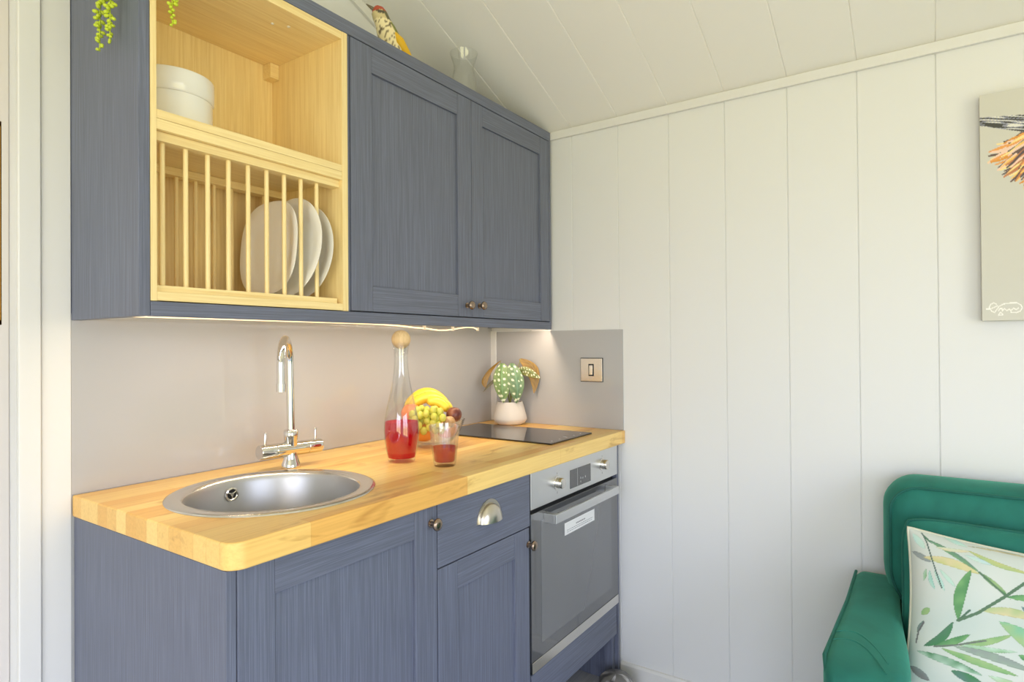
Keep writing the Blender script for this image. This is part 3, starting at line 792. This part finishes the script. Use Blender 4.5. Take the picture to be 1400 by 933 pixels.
for s in (-1, 1):
    m = MB(); m.tube([bq(.0, .100, s * .020), bq(-.022, .070, s * .027), bq(-.050, .035, s * .020), bq(-.076, .010, s * .010)], [.006, .015, .013, .003], 12)
    m.build('wing', mat('wing_yellow', yel, .5), t, smooth=70)
    m = MB(); m.ball(bq(.036, .158, s * .0165), .003, 10); m.build('eye', M['dark'], t, smooth=60)
m = MB(); m.tube([bq(-.045, .012), bq(-.075, .006), bq(-.100, .004)], [.010, .007, .003], 10); m.build('tail', mat('tail_brown', lin(150, 140, 90), .6), t, smooth=60)
# trailing plant
t = thing('trailing_plant', 'trailing string of pearls plant hanging over the wall unit end panel', 'plant', (-1.490, -.20, ZC))
m = MB(); m.lathe((-1.490, -.20, ZC), [(0, 0), (.042, 0), (.046, .004), (.060, .095), (.062, .10), (.057, .10), (.054, .088), (0, .085)], 40); m.build('pot', M['pot'], t, smooth=45)
lm = mat('pearl_leaf', lin(190, 206, 50), .35); rp = random.Random(5)
def strand(pts, n):
    m = MB(); pts = [Vector(p) for p in pts]; seg = [(a - b_).length for a, b_ in zip(pts, pts[1:])]; tot = sum(seg)
    m.tube(pts, .0011, 6); m.cur = 0
    for k in range(n):
        d = tot * (k + .5) / n; i = 0
        while d > seg[i]: d -= seg[i]; i += 1
        p = pts[i].lerp(pts[i + 1], d / seg[i]); a = rp.uniform(0, 2 * PI); u = .35 + .65 * min(1, 3 * (1 - (k + .5) / n) + .25)
        dv = Vector((math.cos(a), math.sin(a), rp.uniform(-.5, .2))).normalized()
        c_ = p + dv * .0098 * u
        if p.x + dv.x * .018 > -1.571 and p.y > -.32 and p.z < ZC: dv.x = -abs(dv.x)
        if p.y < -.318: dv.y = -abs(dv.y)
        m.ball(p + dv * .0085 * u, (.0044 * u + .0006, .0072 * u), 8, dv)
    return m.build('strand', lm, t, smooth=70)
strand([(-1.490, -.20, ZC + .09), (-1.53, -.212, ZC + .115), (-1.575, -.216, ZC + .08), (-1.592, -.2165, ZC - .02), (-1.592, -.2150, 1.96), (-1.592, -.2135, 1.88), (-1.592, -.2120, 1.811)], 120)
strand([(-1.490, -.22, ZC + .09), (-1.53, -.245, ZC + .115), (-1.575, -.256, ZC + .08), (-1.591, -.2580, ZC - .02), (-1.591, -.2565, 1.96), (-1.591, -.2555, 1.88), (-1.591, -.2545, 1.819)], 120)
strand([(-1.490, -.22, ZC + .09), (-1.500, -.27, ZC + .115), (-1.512, -.322, ZC + .06), (-1.514, -.337, ZC - .02), (-1.514, -.337, 1.96), (-1.514, -.337, 1.856)], 84)

# ------------------------------------------------------------------ pictures
t = thing('picture_canvas', 'square canvas painting of a shaggy horned animal hung on the panelled wall', 'picture', (-.004, -2.0, 1.58))
PY0, PY1, PZ0, PZ1 = -1.6855, -2.31, 1.2795, 1.896
def stroke_d(p, pts):
    best = (9e9, 0)
    for k, ((x0, y0), (x1, y1)) in enumerate(zip(pts, pts[1:])):
        dx, dy = x1 - x0, y1 - y0; u = max(0, min(1, ((p[0] - x0) * dx + (p[1] - y0) * dy) / (dx * dx + dy * dy + 1e-9)))
        d = math.hypot(p[0] - x0 - u * dx, p[1] - y0 - u * dy)
        if d < best[0]: best = (d, (k + u) / (len(pts) - 1))
    return best
rs = random.Random(21); hair = []
hc = [lin(242, 196, 104), lin(232, 160, 84), lin(196, 128, 84), lin(240, 206, 186), lin(104, 84, 78), lin(222, 150, 60), lin(90, 78, 82), lin(246, 220, 150)]
tipl = [(1382, 203), (1362, 208), (1350, 216), (1349, 226), (1356, 238), (1366, 246), (1372, 252), (1384, 258), (1395, 266)]
for k in range(80):
    q = k % 40 / 39 * 7.999; i_ = int(q); tx_ = tipl[i_][0] + (tipl[i_ + 1][0] - tipl[i_][0]) * (q - i_); ty_ = tipl[i_][1] + (tipl[i_ + 1][1] - tipl[i_][1]) * (q - i_)
    rx_, ry_ = 1428 + rs.uniform(-4, 4), 178 + 4.5 * q; g_ = rs.uniform(0, .12) if k < 40 else rs.uniform(.15, .5)
    P_ = []
    for h in range(6):
        w_ = g_ + (1 - g_) * h / 5; P_.append((tx_ + (rx_ - tx_) * w_, ty_ + (ry_ - ty_) * w_ ** 1.25 + 3.2 * math.sin(w_ * 9 + k) * (1 - w_)))
    hair.append((P_, rs.uniform(1.0, 2.0), rs.choice(hc)))
for k in range(110):
    x = rs.uniform(1415, 1536); y = rs.uniform(215, 300); ln = rs.uniform(45, 80); b_ = (1533 - x) * .12
    hair.append(([(x, y), (x + b_ * .4 + rs.uniform(-3, 3), y - ln * .5), (x + b_, y - ln)], rs.uniform(2.0, 3.6), rs.choice(hc)))
sig = [[(1358.5, 418), (1355, 416), (1351, 418), (1349, 422), (1352, 427), (1356, 429), (1359, 425), (1362, 421), (1368, 418), (1376, 417), (1385, 417), (1390, 420), (1392, 424), (1389, 428), (1384, 430), (1377, 429)],
       [(1345, 424), (1350, 424), (1356, 422), (1360, 420)], [(1361, 427), (1363, 424), (1366, 424), (1366, 427), (1369, 424), (1372, 427), (1375, 425), (1377, 427), (1381, 424), (1384, 426), (1387, 424)], [(1361, 432), (1364, 429), (1367, 432), (1361, 433)]]
def canvas_col(y, z):
    X = 1339.5 + (PY0 - y) / .00161; Y = 136 + (PZ1 - z) / .00203
    if X > 1533: X = 3066 - X if 3066 - X > 1396 or Y < 400 else 1396
    p = (X, Y)
    c = lin(206, 204, 194)
    if X < 1420 and 160 < Y < 205:
        top_ = 166.0 + (X - 1339) * .10; bot = 177 + (X - 1339) * .30
        if top_ < Y < bot and X < 1420:
            n_ = noise.noise(Vector((X * .035, (Y - X * .20) * .55, 1)))
            return lin(70, 70, 64) if n_ < -.05 else (lin(150, 152, 168) if n_ < .22 else lin(226, 224, 216))
    if 1346 < X < 1650 and 165 < Y < 325:
        for pts, w, hcol in reversed(hair):
            if abs(p[0] - pts[0][0]) > 95 or abs(p[1] - pts[0][1]) > 95: continue
            d, u = stroke_d(p, pts)
            if d < w * (.35 + math.sin(PI * min(1, u + .08))): return hcol
    if X < 1395 and Y > 412:
        for s_ in sig:
            if stroke_d(p, s_)[0] < .65: return lin(246, 244, 238)
    return c
m = MB()
ys = [PY0 - .112 * k / 130 for k in range(131)] + [PY0 - .112 - (PY0 - .112 - PY1) * k / 220 for k in range(1, 221)]
zs = [PZ1 - (PZ1 - PZ0) * k / 300 for k in range(301)]
I = [[m.vert((-.034, y, z), canvas_col(y, z)) for z in zs] for y in ys]
for i in range(len(ys) - 1):
    for j in range(300): m.face((I[i][j], I[i + 1][j], I[i + 1][j + 1], I[i][j + 1]))
m.build('painted_front', mat('canvas_print', rough=.6, attr=True), t)
boxes('stretcher', mat('canvas_edge', lin(202, 198, 186), .7), t, (-.0338, -.004, PY1, PY0, PZ0, PZ1), bevel=.002)
t = thing('framed_picture', 'gold edged picture on the door at the left edge of the photo', 'picture', (-1.82, .0515, 1.50))
fx0, fx1, fz0, fz1 = -1.98, -1.6765, 1.272, 1.70
boxes('gold_moulding', M['gold'], t, (fx0, fx1, .036, .0515, fz0, fz0 + .012), (fx0, fx1, .036, .0515, fz1 - .012, fz1), (fx0, fx0 + .012, .036, .0515, fz0, fz1), (fx1 - .012, fx1, .036, .0515, fz0, fz1), bevel=.001)
boxes('mount_board', M['label'], t, (fx0 + .012, fx1 - .012, .044, .0512, fz0 + .012, fz1 - .012))

# ------------------------------------------------------------------ sofa and cushions
def rrect(y0, y1, z0, z1, r, x, n=10, inset=0, rb=None):
    y0 += inset; y1 -= inset; z0 += inset; z1 -= inset; out = []
    rr_ = [r, r, rb if rb is not None else r, rb if rb is not None else r]
    rr_ = [max(.004, min(q - .75 * inset, (y1 - y0) / 2 - .001, (z1 - z0) / 2 - .001)) for q in rr_]
    for (cy, cz, a0, r_) in ((y1 - rr_[0], z1 - rr_[0], 0, rr_[0]), (y0 + rr_[1], z1 - rr_[1], 90, rr_[1]), (y0 + rr_[2], z0 + rr_[2], 180, rr_[2]), (y1 - rr_[3], z0 + rr_[3], 270, rr_[3])):
        for k in range(n):
            a = math.radians(a0 + 90 * k / (n - 1)); out.append((x, cy + r_ * math.cos(a), cz + r_ * math.sin(a)))
    return out
def slab(m, y0, y1, z0, z1, r, xs, n=10, rb=None, warp=None):
    """rounded-rectangle block with rings at (x, inset)"""
    rings = [rrect(y0, y1, z0, z1, r, x, n, i, rb) for x, i in xs]
    if warp: rings = [[warp(Vector(p)) for p in q] for q in rings]
    m.layers(rings)
t = thing('sofa', 'deep green velvet sofa with piped back against the panelled wall', 'sofa', (-.45, -2.15, FZ))
# back with boxed edge and piping
def wb(p): return Vector((p.x - .05 * max(0, .82 - p.z), p.y, p.z))
YB0, YB1 = -2.82, -1.452
m = MB()
slab(m, YB0, YB1, .455, .850, .085, [(-.020, .11), (-.022, .045), (-.028, .014), (-.045, .003), (-.085, 0), (-.125, .004), (-.148, .014), (-.162, .026), (-.172, .050), (-.180, .085), (-.186, .13), (-.188, .17)], rb=.15, warp=wb)
m.build('back', M['velvet'], t, smooth=70)
m = MB(); m.tube([wb(Vector(p)) for p in rrect(YB0, YB1, .455, .850, .085, -.160, 12, .020, .15)], .0042, 8, closed=True); m.build('piping', M['piping'], t, smooth=70)
# arms
def arm(y_out, sgn):
    m = MB()
    def half(x):                                  # arm swells towards its front
        u = max(0, min(1, (-x - .20) / .45)); return .1180 + .045 * u * u * (3 - 2 * u)
    rings = []
    for x, ins in ((-.045, .02), (-.055, .006), (-.09, 0), (-.20, 0), (-.30, 0), (-.40, 0), (-.50, 0), (-.58, 0), (-.63, .002), (-.665, .007), (-.69, .017), (-.705, .032), (-.712, .055)):
        w = half(x); a = y_out + (.016 * max(0, (-x - .3) / .4)) * 1; z1 = .553 - .012 * max(0, (-x - .3) / .5)
        rings.append([(q[0], (q[1] if sgn < 0 else 2 * y_out - q[1]), q[2]) for q in rrect(a - w, a, FZ + .10, z1, .028, x, 8, ins)])
    m.layers(rings); m.build('arm', M['velvet'], t, smooth=70)
    if sgn < 0:
        m = MB(); pts = []
        for k in range(24):
            x = -.06 - .572 * k / 23; a = y_out + (.016 * max(0, (-x - .3) / .4)); z1 = .553 - .012 * max(0, (-x - .3) / .5)
            pts.append((x, a - .004, z1 - .008))
        pts += [(-.664, a - .010, z1 - .020), (-.690, a - .019, z1 - .042), (-.7005, a - .027, z1 - .085), (-.703, a - .030, .33), (-.703, a - .030, FZ + .13)]
        m.tube(pts, .0042, 8)
        m.build('piping', M['piping'], t, smooth=70)
        m = MB()
        for xs in (-.520, -.565):
            pts = []
            for k in range(13):
                u = k / 12; x = xs - .10 * u * u + .03 * math.sin(PI * u); w = half(x)
                a = y_out + (.016 * max(0, (-x - .3) / .4)); z1 = .553 - .012 * max(0, (-x - .3) / .5)
                pts.append((x, a - .010 - (w - .05) * u, z1 - .0010))
            m.tube(pts, [.001 + .0022 * math.sin(PI * k / 12) for k in range(13)], 6)
        m.build('arm_pleats', M['velvet'], t, smooth=70)
arm(-1.376, -1); arm(-2.90, 1)
boxes('back_frame', M['velvet'], t, (-.185, -.03, -2.775, -1.535, .20, .52), bevel=.02, seg=4)
boxes('seat_base', M['velvet'], t, (-.715, -.06, -2.78, -1.50, FZ + .12, .24), bevel=.02, seg=4)
m = MB()
slab(m, -2.762, -1.548, .242, .355, .045, [(-.745, .05), (-.74, .02), (-.72, .006), (-.69, 0), (-.50, -.006), (-.30, 0), (-.235, .004), (-.225, .03)], n=8)
m.build('seat_cushion', M['velvet'], t, smooth=70)
for fx in (-.66, -.10):
    for fy in (-2.85, -1.43):
        m = MB(); m.tube([(fx, fy, FZ), (fx, fy, FZ + .105)], [.016, .024], 16); m.build('foot', M['bronze'], t, smooth=40)

def pillow(o_name, mats, label, c, A, B, w, h, th, colf=None, n=60, ear=.035, pipe=None, rnd=0):
    c, A, B = Vector(c), Vector(A).normalized(), Vector(B).normalized(); Nn = A.cross(B).normalized()
    root = thing(o_name, label, 'cushion', c - B * (h / 2))
    m = MB()
    def pos(u, v, s):
        x, y = u * 2 - 1, v * 2 - 1
        ex = x * (1 - ear * 2 * (1 - y * y) * abs(x) ** 3); ey = y * (1 - ear * 2 * (1 - x * x) * abs(y) ** 3)
        ex *= 1 - rnd * abs(y) ** 6; ey *= 1 - rnd * abs(x) ** 6
        f = max(0, (1 - x ** 4)) * max(0, (1 - y ** 4)); t_ = th / 2 * f ** .55
        wr = .004 * noise.noise(Vector((x * 2.1, y * 2.4, s * 3.0))) * f
        return c + A * (ex * w / 2) + B * (ey * h / 2) + Nn * (s * (t_ + wr))
    for s in (1, -1): m.grid(lambda u, v: pos(u, v, s), n, n, colf if s == 1 else None)
    m.build('cover', mats, root, smooth=80)
    ring = [(k / 40, 0) for k in range(40)] + [(1, k / 40) for k in range(40)] + [(1 - k / 40, 1) for k in range(40)] + [(0, 1 - k / 40) for k in range(40)]
    m = MB(); m.col = pipe[1]; m.tube([pos(u, v, 0) for u, v in ring], .0035, 8, closed=True); m.build('piping', pipe[0], root, smooth=80)
    return root
# plain green scatter cushion, then the leaf-print one leaning on it. A points to the image right, B up.
Aq = Vector((.02, -1, -.075)); Bq = Vector((.34, -.045, 1))
pillow('scatter_cushion', M['velvet'], 'plain green velvet cushion between the sofa back and the leaf print cushion', (-.280, -1.737, .580), (0.0, -1, -.02), (.22, 0, 1), .475, .385, .085, n=48, ear=.01, rnd=.07, pipe=(M['piping'], (1, 1, 1)))
LF = []   # leaf-print: spindle strokes in crop pixels (x0,y0,x1,y1,half width,colour a,colour b,bend)
def LFs(x0, y0, x1, y1, w, a, b_, bend=0): LF.append((x0, y0, x1, y1, w, lin(*a), lin(*b_), bend))
G1, G2, G3, G4 = (70, 130, 84), (120, 168, 110), (160, 186, 130), (96, 128, 120); TAN, TEAL, GRY, PAL = (214, 200, 160), (130, 196, 184), (140, 150, 146), (190, 214, 196)
LFs(60, 180, 175, 245, 28, GRY, (150, 160, 160)); LFs(130, 215, 440, 300, 42, TAN, (190, 196, 130), -18)
LFs(150, 90, 440, 290, 24, G4, G2, -12); LFs(440, 290, 580, 415, 24, G3, G1, 0); LFs(200, 140, 400, 150, 20, PAL, TAN, 8)
LFs(380, 145, 700, 275, 26, (190, 190, 120), G3, 18); LFs(380, 110, 800, 185, 12, (150, 160, 120), TAN, -14); LFs(120, 50, 180, 120, 10, G4, G1)
LFs(360, 180, 505, 235, 22, (180, 206, 212), PAL); LFs(250, 60, 380, 120, 24, (170, 214, 206), PAL); LFs(70, 60, 140, 160, 34, PAL, (186, 220, 214))
LFs(600, 440, 330, 590, 0.1, G1, G1); LFs(395, 280, 335, 595, 50, G1, G2, 24)
LFs(580, 430, 810, 440, 34, G1, G2, -6); LFs(440, 525, 760, 560, 40, G3, TAN, -22); LFs(650, 480, 830, 600, 44, (110, 140, 150), G4, 10)
LFs(810, 300, 690, 310, 16, G2, TAN, 6); LFs(800, 245, 700, 280, 14, TAN, G2)
LFs(120, 580, 175, 540, 32, G2, G3); LFs(150, 775, 310, 610, 40, (84, 122, 100), G1, 26)
LFs(210, 768, 400, 675, 34, G1, G2, 10); LFs(335, 745, 610, 650, 30, G2, G3, 14); LFs(340, 740, 640, 745, 22, PAL, G2, 8); LFs(320, 755, 720, 850, 36, GRY, (150, 170, 150), -12)
LFs(250, 775, 640, 880, 32, G3, G2, 4); LFs(545, 580, 850, 860, 76, (130, 186, 150), G3, -30); LFs(110, 810, 470, 905, 36, G1, PAL, -8); LFs(310, 900, 480, 960, 40, G1, G4)
LFs(80, 910, 200, 980, 36, GRY, (120, 110, 110)); LFs(500, 900, 800, 1000, 40, PAL, G3); LFs(640, 760, 720, 800, 26, G2, G1)
LFs(145, 290, 130, 370, 18, G2, PAL); LFs(165, 300, 200, 420, 20, TEAL, PAL, 10); LFs(195, 300, 255, 425, 22, (170, 214, 206), PAL); LFs(225, 290, 315, 395, 20, PAL, (180, 214, 200)); LFs(140, 620, 100, 700, 12, GRY, G4, 8)
STEM = [([(125, 50), (150, 110), (175, 210), (205, 310), (238, 405)], 4, lin(78, 100, 92)), ([(335, 598), (440, 540), (575, 425), (690, 310), (765, 210)], 9, lin(88, 118, 92)), ([(210, 770), (335, 745), (480, 700)], 5, lin(110, 120, 110)), ([(575, 425), (500, 350), (440, 290)], 6, lin(88, 118, 92)),
        ([(335, 598), (395, 530)], 6, lin(80, 110, 90)), ([(100, 760), (110, 690), (140, 630)], 5, lin(110, 110, 110))]
LF += [(a + 720, b_ - 160, c + 720, d - 160, w, e, f, g) for a, b_, c, d, w, e, f, g in LF if a < 700 and c < 760]
def print_col(u, v):
    v = 1 - v
    X = 45 + 1330 * u + 15 * v; Y = 20 + 235 * u + 1131 * v
    w_ = noise.noise(Vector((X * .004, Y * .004, 7))) ; c = tuple(a + (b_ - a) * (.5 + .5 * w_) for a, b_ in zip(lin(208, 212, 204), lin(186, 200, 192)))
    for pts, w, col in STEM:
        if stroke_d((X, Y), pts)[0] < w: return col
    for (x0, y0, x1, y1, w, a, b_, bend) in reversed(LF):
        if not (min(x0, x1) - 50 < X < max(x0, x1) + 50 and min(y0, y1) - 50 < Y < max(y0, y1) + 50): continue
        dx, dy = x1 - x0, y1 - y0; l2 = dx * dx + dy * dy; l = math.sqrt(l2)
        s = ((X - x0) * dx + (Y - y0) * dy) / l2
        if not 0 <= s <= 1: continue
        q = ((Y - y0) * dx - (X - x0) * dy) / l - bend * math.sin(PI * s)
        hw = w * .64 * math.sin(PI * s) ** .7
        if abs(q) < hw:
            k = .5 + .5 * noise.noise(Vector((X * .018, Y * .018, w))) + .25 * q / max(hw, 1)
            k = max(0, min(1, k)); cc = tuple(p + (r - p) * k for p, r in zip(a, b_))
            return cc if hw - abs(q) > 2.5 else tuple(.8 * z for z in cc)
    return c
pillow('leaf_print_cushion', M['cushion'], 'white cushion printed with green leaves leaning on the green sofa', (-.378, -1.742, .555), Aq, Bq, .470, .400, .105, print_col, 300, .03, (M['cushion'], lin(206, 206, 186)))

# ------------------------------------------------------------------ small tub on the floor
m = MB(); tb = (-.140, -.640, FZ)
g1, g2 = lin(112, 110, 108), lin(66, 66, 68)
m.lathe(tb, [(0, 0), (.060, 0), (.064, .010), (.066, .050), (.060, .072), (.045, .086), (.022, .092), (0, .093)], 40)
for i, p in enumerate(m.v):
    q = Vector(p) - Vector(tb); nn = noise.noise(Vector(p) * 38)
    m.c[i] = lin(206, 204, 206) if nn > .28 and q.z > .05 else (g2 if nn < -.25 else g1)
tag(m.build('storage_tub', M['attr_gloss'], origin=tb, smooth=50), 'small grey domed tub on the floor under the oven recess', 'tub')

# ------------------------------------------------------------------ light
W = bpy.data.worlds.new('World'); sc.world = W; W.use_nodes = True
nt = W.node_tree; N = nt.nodes; L = nt.links; N.clear()
out = N.new('ShaderNodeOutputWorld'); bg = N.new('ShaderNodeBackground'); tc = N.new('ShaderNodeTexCoord')
sx = N.new('ShaderNodeSeparateXYZ'); cr = N.new('ShaderNodeValToRGB'); mr = N.new('ShaderNodeMapRange')
mr.inputs['From Min'].default_value = -1; mr.inputs['From Max'].default_value = 1
L.new(tc.outputs['Generated'], sx.inputs[0]); L.new(sx.outputs['Z'], mr.inputs['Value']); L.new(mr.outputs[0], cr.inputs['Fac'])
e = cr.color_ramp.elements
e[0].position = .0; e[0].color = (.70, .63, .30, 1)
e[1].position = 1.0; e[1].color = (.74, 1.0, 1.62, 1)
for p_, c_ in ((.46, (.78, .73, .42)), (.53, (.96, 1.02, 1.22))):
    q = e.new(p_); q.color = (*c_, 1)
bg.inputs['Strength'].default_value = 4.4
L.new(cr.outputs[0], bg.inputs['Color']); L.new(bg.outputs[0], out.inputs['Surface'])
area('window_portal', (-2.2, YF - .01, .99), (-PI / 2, 0, 0), 2.0, 1.86, 1, (1, 1, 1), True).rotation_euler = (PI / 2, 0, 0)
area('door_portal', (XL - .01, -2.05, .99), (0, -PI / 2, 0), 2.05, 2.1, 1, (1, 1, 1), True)

# ------------------------------------------------------------------ camera
cy_, cp_, crl, fpx = .5988, .0072, -.0074, 830.2
F = Vector((math.cos(cy_) * math.cos(cp_), math.sin(cy_) * math.cos(cp_), math.sin(cp_)))
R0 = F.cross(Vector((0, 0, 1))).normalized(); U0 = R0.cross(F)
Rr_ = R0 * math.cos(crl) + U0 * math.sin(crl); Uu = U0 * math.cos(crl) - R0 * math.sin(crl)
cd = bpy.data.cameras.new('camera'); cam = bpy.data.objects.new('camera', cd); COL.objects.link(cam)
cd.sensor_width = 36; cd.lens = 36 * fpx / 1400; cd.clip_start = .02
mw = Matrix.Identity(4)
for i in range(3): mw[i][0], mw[i][1], mw[i][2] = Rr_[i], Uu[i], -F[i]
mw[0][3], mw[1][3], mw[2][3] = -2.1243, -1.559, 1.2221
cam.matrix_world = mw; sc.camera = cam

vs = sc.view_settings; vs.view_transform = 'Standard'; vs.look = 'None'; vs.gamma = 1; vs.use_curve_mapping = False
vs.exposure = .26
sc.cycles.use_denoising = True
sc.cycles.max_bounces = 14; sc.cycles.diffuse_bounces = 8; sc.cycles.transparent_max_bounces = 24
sc.cycles.sample_clamp_indirect = 8
